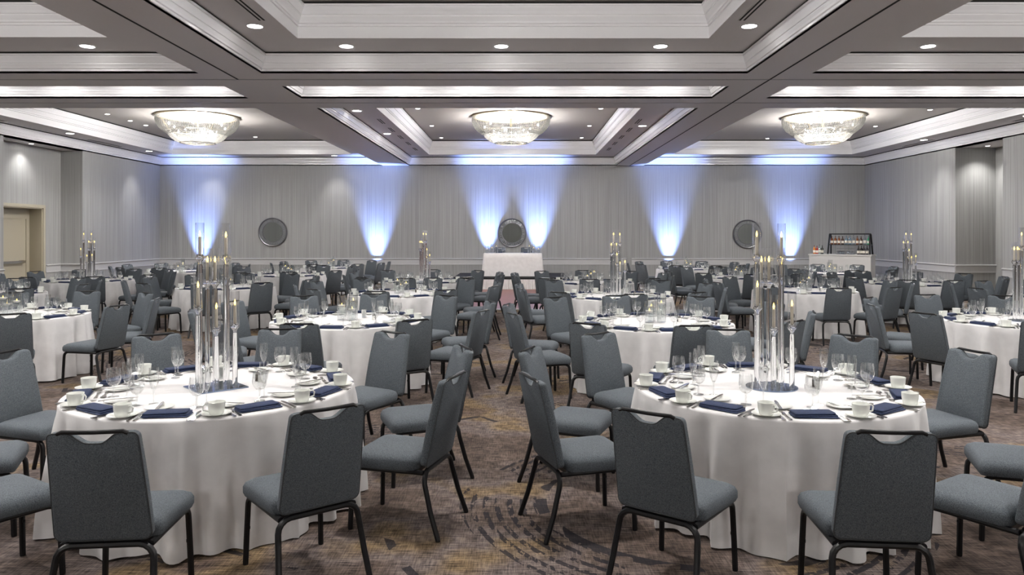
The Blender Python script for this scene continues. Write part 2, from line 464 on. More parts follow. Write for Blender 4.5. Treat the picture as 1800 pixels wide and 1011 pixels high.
for x in (-12.2, -10.9, -9.6, -8.3, -7.0, -5.7): downlight(x, 13.04, H0+.315, 'door-half narrow coffer, added fill', power=16, beam=179, blend=.15)  # this and the next two rows: unseen lamps added to brighten the mouldings
for x in (-3.3, -2.1, -.9, .3, 1.5, 2.7): downlight(x, 13.04, H0+.315, 'middle narrow coffer, added fill', power=16, beam=179, blend=.15)
for x in (5.2, 6.5, 7.8, 9.1, 10.4, 11.7): downlight(x, 13.04, H0+.315, 'bar-half narrow coffer, added fill', power=16, beam=179, blend=.15)
DIFF = MB().box(-.055,.055,-.5,.5,-.006,0).mesh('diffuser_frame', M['paint'], False)
SLOT = MB().box(-.012,.012,-.48,.48,-.009,-.004).mesh('diffuser_slot', M['black_gap'], False)
def diffuser(x, y, z, ln, where):
    o = put('air_diffuser', DIFF, (x, y, z)); o.scale = (1, ln, 1)
    tag(o, None, 'air vent', 'diffusers in ' + where); FIXED.append((o, 'slot air diffuser', where))
    for s in (-.028, .028): put('slot', SLOT, (s, 0, 0), parent=o)
for y in (9.2, 6.6, 4.0): diffuser(-3.36, y, H1, 1.0, CB); diffuser(2.92, y, H1, 1.0, CB)
for y in (9.3, 6.2): diffuser(-5.24, y, H1, 1.6, LB); diffuser(4.83, y, H1, 1.6, RB)
for y in (18.4, 19.9, 21.4, 22.9, 24.4):
    diffuser(-3.42, y, H1, .75, RC); diffuser(2.97, y, H1, .75, RC)
    diffuser(-5.25, y, H1, .75, RL); diffuser(4.85, y, H1, .75, RR)
for y in (17.5, 22.8): diffuser(-12.75, y, H1, 1.8, RL); diffuser(12.3, y, H1, 1.8, RR)

by = {}
for o, kd, where in FIXED:
    x, y = o.location.x, o.location.y
    cx = {CB: -.22, RC: -.22, LB: -9.03, RL: -9.03, RB: 8.59, RR: 8.59}.get(where)
    yy = 11.02 if where in (CB, LB, RB) else 26.0
    edge = 'stage' if abs(y-yy) < .5 or abs(y-13.04) < .01 else ('door' if cx is None or x < cx else 'bar')
    by.setdefault((kd, where, edge), []).append(o)
ORDS = ['first','second','third','fourth','fifth','sixth','seventh','eighth','ninth','tenth']
for (kd, where, edge), os_ in by.items():
    os_.sort(key=lambda o: (o.location.x if edge == 'stage' else -o.location.y))
    for k, o in enumerate(os_):
        if len(os_) == 1: o['label'] = '%s at the %s edge of %s' % (kd, edge, where)
        else: o['label'] = '%s %s from %s at %s edge of %s' % (ORDS[k], kd, 'door side' if edge == 'stage' else 'stage', edge, where)
# chandelier: two tiers of hanging crystal strands on a frame, bulbs inside
def bead(mb, x, y, z, s, h):
    v = [(x,y,z+h),(x+s,y,z),(x,y+s,z),(x-s,y,z),(x,y-s,z),(x,y,z-h)]
    mb.add(v, [(0,1,2),(0,2,3),(0,3,4),(0,4,1),(5,2,1),(5,3,2),(5,4,3),(5,1,4)])
def strand_mesh(prof, n, beads, s, twist=0.0):
    mb = MB()
    # arc length sampling
    seg = [math.dist(a, b) for a, b in zip(prof, prof[1:])]; tot = sum(seg)
    for k in range(n):
        a = 2*PI*(k+twist)/n
        for q in range(beads):
            d = tot*(q+.5)/beads; i = 0
            while d > seg[i] and i < len(seg)-1: d -= seg[i]; i += 1
            f = d/seg[i]; r = prof[i][0]+(prof[i+1][0]-prof[i][0])*f; z = prof[i][1]+(prof[i+1][1]-prof[i][1])*f
            bead(mb, r*math.cos(a), r*math.sin(a), z, s, tot/beads*.5)
    return mb
UP = [(1.08,-.02),(1.09,-.12),(1.06,-.24),(.98,-.36),(.86,-.46),(.74,-.52)]
LO = [(.80,-.40),(.78,-.50),(.70,-.60),(.58,-.69),(.46,-.74)]
BT = [(.46,-.74),(.40,-.70),(.30,-.66),(.15,-.65)]
ch_up = strand_mesh(UP, 150, 26, .0170).mesh('upper_crystals', M['crystal'], False)
ch_lo = strand_mesh(LO, 120, 20, .0155).mesh('lower_crystals', M['crystal'], False)
ch_bt = strand_mesh(BT, 70, 12, .0165).mesh('bottom_crystals', M['crystal'], False)
mb = MB().lathe([(1.05,.0),(1.12,.0),(1.12,-.025),(1.05,-.025),(1.05,0)], 64)
mb.lathe([(.77,-.40),(.81,-.40),(.81,-.415),(.77,-.415),(.77,-.40)], 48)
mb.lathe([(.44,-.735),(.47,-.735),(.47,-.75),(.44,-.75),(.44,-.735)], 40)
for k in range(8):
    a = 2*PI*k/8; c, s_ = math.cos(a), math.sin(a)
    mb.tube([(1.05*c,1.05*s_,-.015),(.79*c,.79*s_,-.40),(.45*c,.45*s_,-.74)], .006, 5)
mb.lathe([(0,0),(.18,0),(.18,-.04),(.03,-.06),(.03,-.45),(0,-.45)], 16)
ch_fr = mb.mesh('chandelier_frame', M['brass'])
bulb_me = MB().lathe([(0,.04),(.02,.025),(.026,0),(.02,-.025),(0,-.04)], 10).mesh('bulb', M['bulb'])
def chandelier(x, y, label):
    t = put('crystal_chandelier', None, (x, y, H2)); tag(t, label, 'chandelier', 'crystal bowl chandeliers')
    put('frame', ch_fr, parent=t); put('crystal_tier', ch_up, parent=t); put('crystal_tier', ch_lo, parent=t); put('crystal_base', ch_bt, parent=t)
    for k in range(12):
        a = 2*PI*(k+.5)/12; r = .78 if k % 2 else .5
        put('bulb', bulb_me, (r*math.cos(a), r*math.sin(a), -.26 if k % 2 else -.42), parent=t)
    light('chandelier_lamp', 'POINT', (0, 0, -.38), CHANDELIER_W, LAMP_WHITE, parent=t, shadow_soft_size=.30)
chandelier(-9.03, 20.8, 'crystal bowl chandelier in the coffer on the exit-door side')
chandelier(-.22, 20.8, 'crystal bowl chandelier in the coffer in front of the stage')
chandelier(8.55, 20.8, 'crystal bowl chandelier in the coffer on the bar side')
chandelier(-9.03, 5.3, 'crystal bowl chandelier before the track, exit-door side')
chandelier(-.22, 5.3, 'crystal bowl chandelier over the aisle before the track')
chandelier(8.55, 5.3, 'crystal bowl chandelier before the track, bar side')
for x, w in ((-9.03,'exit-door side'), (-.22,'over the aisle line'), (8.55,'bar side')): chandelier(x, -8.2, 'crystal bowl chandelier in the row of coffers farthest from the stage, ' + w)

# ------------------------------------------------------------------ back wall: mirrors, uplights, stage, dance floor
def mirror(x, z, label, r=.53):
    t = put('round_mirror', None, (x, YB-.02, z)); tag(t, label, 'mirror', 'round mirrors on the stage wall')
    t.rotation_euler = (PI/2, 0, 0)
    put('frame', MB().lathe([(r-.05,0),(r,0),(r,.03),(r-.02,.04),(r-.05,.03),(r-.05,0)], 48).mesh('mirror_rim', M['mirror_frame']), parent=t)
    mb = MB()
    for k in range(40):
        a0, a1 = 2*PI*(k+.06)/40, 2*PI*(k+.94)/40; ri, ro = r*.70, r-.05
        z1 = .018 + .006*(k % 2)
        p = [(ri*math.cos(a0),ri*math.sin(a0)),(ro*math.cos(a0),ro*math.sin(a0)),(ro*math.cos(a1),ro*math.sin(a1)),(ri*math.cos(a1),ri*math.sin(a1))]
        mb.loft([[(*q,.004) for q in p],[(*q,z1) for q in p]])
    put('tile_ring', mb.mesh('mirror_tiles', M['mirror_tile'], False), parent=t)['kind'] = 'stuff'
    put('inner_rim', MB().lathe([(r*.67,0),(r*.71,0),(r*.71,.03),(r*.67,.03),(r*.67,0)], 48).mesh('mirror_inner_rim', M['mirror_frame']), parent=t)
    put('glass', MB().lathe([(0,.012),(r*.68,.012)], 48).mesh('mirror_glass', M['mirror'], False), parent=t)
mirror(-8.97, 1.87, 'round tiled-frame mirror on the exit-door side of the stage')
mirror(-.25, 1.84, 'round tiled-frame mirror above the head table')
mirror(8.33, 1.80, 'round tiled-frame mirror on the bar side of the stage')

STG = (-2.12, 1.62, 23.9, 26.75, .395)
def uplight(x, z, label):
    t = put('led_uplight', None, (x, 26.62, z)); tag(t, label, 'uplight', 'blue LED uplights along the stage wall')
    put('housing', MB().lathe([(0,0),(.09,0),(.09,.13),(.075,.14),(.075,.12),(0,.12)], 16).mesh('uplight_housing', M['fixture']), parent=t)
    put('bracket', MB().box(-.11,-.095,-.015,.015,0,.10).box(.095,.11,-.015,.015,0,.10).mesh('uplight_bracket', M['fixture'], False), parent=t)
    light('uplight_lamp', 'SPOT', (0,0,.15), UPLIGHT_W, (.27,.41,1.0), parent=t, spot_size=math.radians(42), spot_blend=1.0, shadow_soft_size=.05).rotation_euler = (PI-.12, 0, 0)
for x, z, w in ((-11.57,0,'by the exit-door corner'), (-5.17,0,'between the door-side mirror and the stage'), (-1.12,STG[4],'on the stage, door end'), (.69,STG[4],'on the stage, bar end'),
                (5.46,0,'between the stage and the bar-side mirror'), (9.89,0,'beside the bar')):
    uplight(x, z, 'black LED uplight washing the wall blue ' + w)

x0, x1, y0, y1, hs = STG
t = put('stage_platform', None, (0, 0, 0)); tag(t, 'low black-topped stage with a gathered white skirt', 'stage')
put('deck', MB().box(x0, x1, y0, y1, hs-.06, hs).mesh('stage_deck', M['stage_black'], False), parent=t)
mb = MB()
def ruffle(p0, p1, nx, ny):
    L = math.dist(p0, p1); n = int(L/.018); top, bot = [], []
    for k in range(n+1):
        f = k/n; x = p0[0]+(p1[0]-p0[0])*f; y = p0[1]+(p1[1]-p0[1])*f
        w = .012*math.sin(k*1.9+.7*math.sin(k*.37)) + .008*math.sin(k*.61)
        top.append((x+nx*(.015+w*.4), y+ny*(.015+w*.4), hs-.065)); bot.append((x+nx*(.045+w*1.6), y+ny*(.045+w*1.6), .012))
    b = len(mb.v); mb.v += top+bot
    for k in range(n): mb.f.append((b+k, b+n+1+k, b+n+2+k, b+k+1)); mb.m.append(0)
ruffle((x0,y0),(x1,y0),0,-1); ruffle((x0,y1),(x0,y0),-1,0); ruffle((x1,y0),(x1,y1),1,0)
put('skirt', mb.mesh('stage_skirt', M['cloth']), parent=t)
for sx in (x0+.15, x1-.15):
    for sy in (y0+.15, y1-.15): put('leg', MB().box(sx-.03,sx+.03,sy-.03,sy+.03,0,hs-.06).mesh('stage_leg', M['black_metal'], False), parent=t)

t = put('dance_floor', None, (0,0,0)); tag(t, 'portable red wood dance floor with pale edge trim before the stage', 'dance floor')
put('parquet', MB().box(-3.1, 2.6, 17.62, 23.82, 0.001, .02).mesh('parquet', M['wood'], False), parent=t)
mb = MB()
for a in ((-3.16,2.66,17.54,17.62),(-3.16,2.66,23.82,23.84),(-3.16,-3.1,17.62,23.82),(2.6,2.66,17.62,23.82)): mb.box(*a, 0.001, .022)
put('edge_trim', mb.mesh('edge_trim', M['china'], False), parent=t)

# ------------------------------------------------------------------ chair
def chair_meshes():
    out = {}
    # seat cushion
    loops = []
    for z, ins in ((.386,.03),(.392,.008),(.412,0),(.445,0),(.466,.010),(.480,.035),(.487,.09),(.490,.15)):
        pts = rrect(-.222+ins, .222-ins, -.205+ins, .245-ins, max(.05-ins*.3, .02), 5)
        loops.append([(x*(1.0+.10*(y+.2)/.45), y, z - .012*max(0,(y-.10)/.15)**2) for x, y in pts])
    out['seat'] = MB().loft(loops).mesh('chair_seat', M['fabric'], True, 50)
    # backrest outline (x, s)
    L = .530
    half = []
    half += [(.0,0.0),(.10,0.0)] + [(.212-.035+.035*math.sin(math.radians(a)), .035-.035*math.cos(math.radians(a))) for a in (10,30,50,70,90)]
    half += [(.208,.15),(.203,.28),(.198,.40)] + [(.193-.025+.025*math.cos(math.radians(a)), L-.025+.025*math.sin(math.radians(a))) for a in (0,30,60,90)]
    half += [(.135,L)] + [(.118*(1-k/8), L-.052*(.5-.5*math.cos(PI*min(1,(k/8)*1.25)))) for k in range(0, 9)]
    poly = half + [(-x, s) for x, s in reversed(half) if x > 1e-6]
    n = len(poly)
    def inset(d):
        res = []
        for k in range(n):
            a, b, c = poly[k-1], poly[k], poly[(k+1) % n]
            tx, ty = c[0]-a[0], c[1]-a[1]; q = math.hypot(tx, ty) or 1
            res.append((b[0]-ty/q*d, b[1]+tx/q*d))
        return res
    th = math.radians(12.5); cs, sn = math.cos(th), math.sin(th)
    def place(x, s, t):      # t: 0 rear face .. .052 front face
        bow = .010*math.sin(PI*min(max(s/L,0),1))*(t/.052)
        return (x, -.268 - s*sn + (t+bow)*cs, .412 + s*cs + (t+bow)*sn*.4)
    loops = [[place(x, s, t) for x, s in inset(d)] for t, d in ((0,.010),(.004,.002),(.010,0),(.040,0),(.050,.006),(.056,.022))]
    out['backrest'] = MB().loft([list(reversed(l)) for l in loops]).mesh('chair_backrest', M['fabric'], True, 50)
    pp = [place(x, s, .006) for x, s in inset(-.001)]
    pp2 = [p for p in pp] + [pp[0]]
    out['piping'] = MB().tube(pp2, .0032, 5).mesh('chair_piping', M['piping'])
    out['handle'] = MB().tube([place(x, s, .010) for x, s in ((-.150,L-.004),(-.13,L+.006),(-.06,L+.004),(0,L+.003),(.06,L+.004),(.13,L+.006),(.150,L-.004))], .0100, 8).mesh('chair_handle', M['black_metal'])
    # legs
    for sx, key in ((1,'leg_fr'), (-1,'leg_fl')):
        path = [(sx*.195,-.24,.380),(sx*.203,.10,.380)] + [(sx*.206, .165+.06*math.sin(math.radians(a)), .32+.06*math.cos(math.radians(a))) for a in (0,22,45,67,90)] + [(sx*.212,.232,.15),(sx*.216,.236,.008)]
        mb = MB().tube(path, .0160, 8); mb.lathe([(0,0),(.015,0),(.015,.012),(0,.012)], 8, cx=sx*.216, cy=.236)
        for z in (.20,.27): mb.box(sx*.198-.004, sx*.198+.004, .225, .240, z-.008, z+.008)
        out[key] = mb.mesh('chair_front_leg', M['black_metal'])
    for sx, key in ((1,'leg_rr'), (-1,'leg_rl')):
        path = [(0,-.245,.384),(sx*.12,-.245,.384)] + [(sx*(.150+.065*math.sin(math.radians(a))), -.246-.010*a/90, .319+.065*math.cos(math.radians(a))) for a in (0,22,45,67,90)] + [(sx*.228,-.300,.15),(sx*.238,-.350,.008)]
        mb = MB().tube(path, .0160, 8); mb.lathe([(0,0),(.015,0),(.015,.012),(0,.012)], 8, cx=sx*.238, cy=-.350)
        out[key] = mb.mesh('chair_rear_leg', M['black_metal'])
    out['pan'] = MB().box(-.19,.19,-.20,.20,.372,.394).mesh('chair_seat_pan', M['black_metal'], False)
    return out
CH = chair_meshes()
ORD = ['first','second','third','fourth','fifth','sixth','seventh','eighth','ninth','tenth']
def chair(x, y, rz, label, group, z=0):
    t = put('banquet_chair', None, (x, y, z), rz); tag(t, label, 'chair', group)
    put('seat', CH['seat'], parent=t)
    b = put('backrest', CH['backrest'], parent=t); put('piping', CH['piping'], parent=b); put('handle', CH['handle'], parent=b)
    put('seat_frame', CH['pan'], parent=t)
    for k in ('leg_fr','leg_fl','leg_rr','leg_rl'): put('leg', CH[k], parent=t)
    return t

# ------------------------------------------------------------------ tableware meshes
TZ = .765
def cloth_mesh(seed):
    rnd = random.Random(seed); R = .918; n = 288
    ph = [rnd.uniform(0, 2*PI) for _ in range(6)]
    def fold(a): return .5*(1-2*abs(math.sin(9.5*a+ph[0]+.7*math.sin(3*a+ph[1])))**.7) + .3*math.sin(24*a+ph[5]) + .35*math.sin(11*a+ph[2]) + .25*math.sin(31*a+ph[3])
    rows = [(0,TZ,0)]
    mb = MB()
    loops = []
    prof = [(.30,TZ,0),(.60,TZ,0),(.85,TZ,0),(R-.012,TZ,0),(R-.003,TZ-.004,0),(R,TZ-.014,0)] + [(R+.004+.035*f, TZ-.014-(TZ-.026)*f, f) for f in (.08,.18,.3,.42,.55,.68,.8,.9,1.0)]
    for r, z, f in prof:
        lp = []
        for k in range(n):
            a = 2*PI*k/n; w = fold(a)*.078*min(1, f*1.2)**.75 + .012*f*abs(math.sin(9.5*a+ph[5]))
            lp.append(((r+w)*math.cos(a), (r+w)*math.sin(a), z + (.006*math.sin(5*a+ph[4]) if f == 1 else 0)))
        loops.append(lp)
    mb.loft(loops, cap0=True, cap1=False)
    return mb.mesh('round_tablecloth', M['cloth'], True, 60)
CLOTH = [cloth_mesh(s) for s in (1,2,3)]
TABLETOP = MB().lathe([(0,.725),(.90,.725),(.90,.752),(0,.752)], 48).mesh('tabletop', M['black_metal'])
TLEG = MB().tube([(.5,.35,.72),(.52,.37,.004)], .016, 8).mesh('table_leg', M['black_metal'])

cup_me = MB().lathe([(0,.005),(.031,.005),(.034,0),(.039,.005),(.046,.036),(.049,.072),(.0465,.072),(.043,.038),(.034,.014),(0,.012)], 20).mesh('cup', M['china'])
handle_me = MB().tube([(.045,0,.060),(.062,0,.065),(.075,0,.052),(.071,0,.030),(.044,0,.021)], .0050, 6).mesh('cup_handle', M['china'])
saucer_me = MB().lathe([(0,.003),(.03,.0),(.050,.003),(.083,.015),(.084,.017),(.056,.007),(.03,.005),(0,.006)], 24).mesh('saucer', M['china'])
plate_me = MB().lathe([(0,.003),(.045,0),(.06,.004),(.083,.014),(.084,.016),(.06,.008),(.045,.005),(0,.006)], 28).mesh('bread_plate', M['china'])
gob_bowl = MB().lathe([(.0,.072),(.024,.076),(.040,.098),(.045,.126),(.042,.160),(.039,.186)], 18).mesh('goblet_bowl', M['glass'])
gob_stem = MB().lathe([(0,.002),(.034,.002),(.033,.005),(.008,.010),(.0055,.03),(.0055,.06),(.010,.072),(0,.074)], 14).mesh('goblet_stem', M['glass'])
fl_bowl = MB().lathe([(0,.088),(.013,.092),(.025,.128),(.029,.175),(.027,.225)], 16).mesh('flute_bowl', M['glass'])
fl_stem = MB().lathe([(0,.002),(.030,.002),(.029,.005),(.007,.010),(.0045,.03),(.0045,.075),(.008,.088),(0,.090)], 14).mesh('flute_stem', M['glass'])
tum = MB().lathe([(0,.004),(.028,.004),(.030,0),(.034,.10),(.0335,.10),(.029,.008),(0,.008)], 16).mesh('tumbler', M['glass'])

def cutlery(kind):
    mb = MB()
    # lies along +y (tip at +y), flat on z=0
    def strip(pts, z0=.0005):
        lo = [(-w, y, z+z0) for y, w, z in pts]; hi = [(w, y, z+z0) for y, w, z in pts]; n = len(pts)
        v = lo + hi + [(x, y, z+.0022) for x, y, z in lo] + [(x, y, z+.0022) for x, y, z in hi]
        f = []
        for k in range(n-1):
            f += [(k, k+1, n+k+1, n+k), (2*n+k, 3*n+k, 3*n+k+1, 2*n+k+1), (k, 2*n+k, 2*n+k+1, k+1), (n+k, n+k+1, 3*n+k+1, 3*n+k)]
        f += [(0, n, 3*n, 2*n), (n-1, 3*n-1, 4*n-1, 2*n-1)]
        mb.add(v, f)
    if kind == 'fork':
        strip([(-.10,.007,0),(-.09,.0105,0),(-.03,.006,.002),(.02,.0045,.008),(.045,.011,.006),(.06,.0125,.003)])
        for x in (-.0098,-.0033,.0033,.0098): mb.box(x-.0018, x+.0018, .058, .10, .003, .006)
    elif kind == 'knife':
        strip([(-.11,.008,0),(-.10,.010,0),(-.02,.0085,.002),(-.01,.006,.002),(0,.009,.001),(.07,.0105,.001),(.10,.007,.001),(.112,.002,.001)])
    else:
        strip([(-.09,.007,0),(-.08,.0095,0),(-.02,.005,.002),(.03,.004,.007),(.042,.012,.004),(.06,.018,.001),(.078,.017,.002),(.09,.008,.005)])
    return mb.mesh(kind, M['steel'], True, 30)
FORK, KNIFE, SPOON = cutlery('fork'), cutlery('knife'), cutlery('spoon')
def napkin_mesh():
    mb = MB(); rnd = random.Random(3)
    for q, (w, d, z0, z1, dx, dy) in enumerate(((.128,.060,.0,.009,0,0),(.124,.057,.0085,.018,.003,.002),(.118,.054,.0175,.029,-.003,.003))):
        loops = []
        for z, ins in ((z0,.006),(z0+.002,.001),((z0+z1)/2,0),(z1-.002,.002),(z1,.010),(z1+.001,.03)):
            lp = []
            for x, y in rrect(-w+ins+dx, w-ins+dx, -d+ins+dy, d-ins+dy, .012, 3):
                lp.append((x + .004*math.sin(y*60+q), y + .004*math.sin(x*40+q*2), z + .002*math.sin(x*31+q) + .002))
            loops.append(lp)
        mb.loft(loops)
    return mb.mesh('folded_napkin', M['navy'], True, 60)
NAPKIN = napkin_mesh()
SHAKER_P = MB().lathe([(0,0),(.018,0),(.018,.05),(.0,.05)], 12).mesh('shaker_body', M['pepper'])
SHAKER_S = MB().lathe([(0,0),(.018,0),(.018,.05),(.0,.05)], 12).mesh('shaker_body', M['sugar'])
SHAKER_C = MB().lathe([(0,.05),(.018,.05),(.016,.07),(0,.075)], 12).mesh('shaker_cap', M['steel'])
mb = MB()
for k in range(9): mb.box(-.022+.005*k-.0015, -.022+.005*k+.0015, -.018, .018, .012+.002*(k % 3), .085+.008*(k % 2))
PACKETS = mb.mesh('sugar_packets', M['sugar'], False)

# candelabra
def cand_base(square):
    mb = MB()
    if square: mb.box(-.16,.16,-.16,.16,0,.008)
    else: mb.lathe([(0,0),(.17,0),(.17,.008),(0,.008)], 36)
    return mb.mesh('mirror_tray', M['mirror_blue'], False)
CBASE = [cand_base(True), cand_base(False)]
CHIM = MB().lathe([(.028,0),(.029,.0),(.029,.235),(.0275,.235),(.0275,.004),(0,.004)], 18).mesh('glass_chimney', M['chimney'])
CUPM = MB().lathe([(0,-.045),(.012,-.045),(.014,-.03),(.030,-.008),(.030,.0),(.024,.004),(.020,.022),(.014,.022),(.012,.004),(0,.004)], 16).mesh('candle_socket', M['acrylic'])
CAND = MB().lathe([(0,.0),(.0105,.0),(.0105,.125),(.006,.130),(0,.131)], 12).mesh('led_candle_body', M['candle'])
FLAM = MB().lathe([(0,.128),(.006,.134),(.0075,.144),(.004,.158),(0,.170)], 10).mesh('led_flame', M['flame'])
ROD = {}
def rod(h):
    k = round(h, 3)
    if k not in ROD:
        mb = MB().lathe([(0,.008),(.017,.008),(.017,h-.05),(.010,h-.04),(0,h-.04)], 14)
        ROD[k] = mb.mesh('acrylic_rod', M['acrylic'])
    return ROD[k]
CAND_TOPS = [(-.10,.02,.885),(-.02,-.06,.40),(.02,.07,.71),(.06,-.02,.88),(.10,.06,.71),(-.02,.10,.71),(-.14,-.06,.55),(.09,-.10,.42)]
def candelabra(x, y, square, rz, T):
    t = put('candelabra', None, (x, y, TZ), rz); tag(t, 'tall clear acrylic cluster candelabra on mirror tray, ' + T, 'candelabra', 'tall acrylic candelabras')
    put('mirror_tray', CBASE[0 if square else 1], parent=t)
    c, s = math.cos(rz), math.sin(rz)
    for i, (dx, dy, h) in enumerate(CAND_TOPS):
        r = put('stem', rod(h), (dx, dy, 0), parent=t)
        put('socket', CUPM, (0, 0, h), parent=r); put('chimney', CHIM, (0, 0, h), parent=r)
        o = put('led_candle', CAND, (x+dx*c-dy*s, y+dx*s+dy*c, TZ+h+.012))
        rk = sorted(range(len(CAND_TOPS)), key=lambda q: -CAND_TOPS[q][2]).index(i)
        tag(o, 'ivory LED candle, %s tallest, in candelabra on %s' % (ORD[rk], T), 'candle', 'LED candles, ' + T)
        put('flame', FLAM, parent=o)

def vase_mesh(h): return MB().lathe([(0,.006),(.050,.006),(.054,0),(.055,.004),(.055,h),(.0525,h),(.0525,.010),(0,.010)], 22).mesh('cylinder_vase', M['vase_glass'])
def water_mesh(w): return MB().lathe([(0,.011),(.052,.011),(.052,w),(0,w)], 22).mesh('vase_water', M['water'])
VAS = [(vase_mesh(h), water_mesh(w), w) for h, w in ((.36,.22),(.30,.17),(.25,.13))]
FLOATC = MB().lathe([(0,-.012),(.03,-.010),(.043,.006),(.043,.012),(.035,.014),(0,.012)], 18).mesh('floating_candle_body', M['white_candle'])
WICK = MB().lathe([(0,.012),(.004,.014),(.0055,.022),(.003,.032),(0,.038)], 8).mesh('floating_candle_flame', M['flame'])
def vases(x, y, rz, T):
    for i, (a, r) in enumerate(((.3,.085),(2.5,.085),(4.5,.085))):
        vm, wm, w = VAS[i]; px, py = x+r*math.cos(a+rz), y+r*math.sin(a+rz)
        o = put('cylinder_vase', vm, (px, py, TZ)); tag(o, ('tall','medium-height','short')[i] + ' glass cylinder vase with water, ' + T, 'vase', 'cylinder vases')
        put('water', wm, parent=o)
        c = put('floating_candle', FLOATC, (px, py, TZ+w)); tag(c, 'white floating candle in the ' + ('tall','medium-height','short')[i] + ' vase, ' + T, 'candle', 'floating candles')
        put('flame', WICK, parent=c)

# ------------------------------------------------------------------ tables
LEFT_OUT = {'fork': [], 'knife': [], 'spoon': []}
def place(x, y, rz, near, detail, who, T, rnd):
    c, s = math.cos(rz), math.sin(rz)
    # r̂ = (c, s) outward from table centre, right hand of the diner = (-s, c)
    def P(r, t, dz=0): return (x + c*r - s*t, y + s*r + c*t, TZ + .001 + dz)
    j = lambda a: rnd.uniform(-a, a)
    w = '%s place clockwise from stage, %s' % (who, T)
    def item(name, me, p, rot, label, cat, group): return tag(put(name, me, p, rot), label + ' at ' + w, cat, group + ', ' + T)
    item('folded_napkin', NAPKIN, P(.80+j(.01), j(.01)), rz+PI/2+j(.08), 'folded navy napkin', 'napkin', 'navy napkins')
    cp = P(.80+j(.012), .262+j(.008))
    item('saucer', saucer_me, cp, 0, 'white saucer under a cup', 'saucer', 'saucers')
    o = item('coffee_cup', cup_me, (cp[0], cp[1], cp[2]+.006), rz+rnd.choice((PI/2, PI/2, -PI/3, PI*.8))+j(.3), 'white china coffee cup', 'cup', 'coffee cups')
    if detail: put('handle', handle_me, parent=o)
    pp = P(.60+j(.015), -.125+j(.01))
    item('bread_plate', plate_me, pp, 0, 'small white bread plate', 'plate', 'bread plates')
    g = P(.60+j(.015), .075+j(.012))
    o = item('water_goblet', gob_bowl, g, 0, 'clear stemmed water goblet', 'glass', 'water goblets'); put('stem', gob_stem, parent=o)
    f = P(.515+j(.012), .125+j(.010))
    o = item('champagne_flute', fl_bowl, f, 0, 'slim champagne flute', 'glass', 'champagne flutes'); put('stem', fl_stem, parent=o)
    if near:
        inward = rz + PI/2          # local +y of cutlery points to the table centre
        for q, t in enumerate((-.150, -.182)): item('dinner_fork', FORK, P(.80, t+j(.004)), inward+j(.03), ('inner','outer')[q] + ' fork', 'fork', 'forks')
        for q, t in enumerate((.146, .172)): item('table_knife', KNIFE, P(.80, t+j(.004)), inward+j(.03), ('inner','outer')[q] + ' knife', 'knife', 'knives')
        item('dessert_spoon', SPOON, P(.664, j(.01)), rz+j(.03), 'dessert spoon above napkin', 'spoon', 'spoons')
        item('dessert_fork', FORK, P(.708, j(.01)), rz+PI+j(.03), 'dessert fork above napkin', 'fork', 'forks')
        item('butter_knife', KNIFE, (pp[0], pp[1], pp[2]+.016), rz+PI/2+rnd.uniform(-.6,.9), 'butter knife on bread plate', 'knife', 'knives')
    else:
        for q, t in enumerate((-.150, -.176)): LEFT_OUT['fork'].append((P(.80, t), rz+PI/2))
        for q, t in enumerate((.147, .168)): LEFT_OUT['knife'].append((P(.80, t), rz+PI/2))
        LEFT_OUT['spoon'].append((P(.675, 0), rz)); LEFT_OUT['fork'].append((P(.70, 0), rz+PI)); LEFT_OUT['knife'].append(((pp[0],pp[1],pp[2]+.016), rz+PI/2))

SEATS = []
def table(x, y, base, centre, T, near, rnd_seed, rz_c=0.4, tweak=None):
    rnd = random.Random(rnd_seed)
    t = put('banquet_table', None, (x, y, 0)); tag(t, 'round banquet table hidden under cloth, ' + T + ', counted from stage', 'table', 'round banquet tables')
    put('tabletop', TABLETOP, parent=t)
    for k in range(4): put('leg', TLEG, rz=k*PI/2, parent=t)
    o = put('tablecloth', CLOTH[rnd_seed % 3], (x, y, 0), rnd.uniform(0, 6)); tag(o, 'white floor-length cloth on the ' + T + ', counted from stage', 'tablecloth', 'white round tablecloths')
    # angles: number places clockwise seen from above, beginning at the stage side (+y)
    angs = sorted([(base + 36*k) % 360 for k in range(10)], key=lambda a: (90 - a) % 360)
    for i, a in enumerate(angs):
        SEATS.append([x, y, math.radians(a + rnd.uniform(-2.5, 2.5)), 1.385 + rnd.uniform(-.03, .05), rnd.uniform(-.06, .06), 'grey banquet chair %s clockwise from stage at %s' % (ORD[i], T), 'chairs at ' + T])
        place(x, y, math.radians(a), near, y < 12, ORD[i], T, rnd)
    if centre: candelabra(x, y, centre == 1, rz_c, T)
    else: vases(x, y, rnd.uniform(0, 6), T)
    if near:
        a = math.radians(base + 18)
        for q, (me, nm, lb) in enumerate(((SHAKER_S,'salt_shaker','salt shaker with white contents'), (SHAKER_P,'pepper_shaker','dark pepper shaker'))):
            o = put(nm, me, (x+.30*math.cos(a+.16*q+1.2), y+.30*math.sin(a+.16*q+1.2), TZ+.001)); tag(o, lb + ' on the ' + T, 'shaker', 'salt and pepper shakers')
            put('cap', SHAKER_C, parent=o)
        sx, sy = x+.30*math.cos(a+2.4), y+.30*math.sin(a+2.4)
        o = put('sugar_caddy', tum, (sx, sy, TZ+.001)); tag(o, 'glass caddy holding white sugar packets on the ' + T, 'caddy', 'sugar caddies')
        put('packets', PACKETS, parent=o)

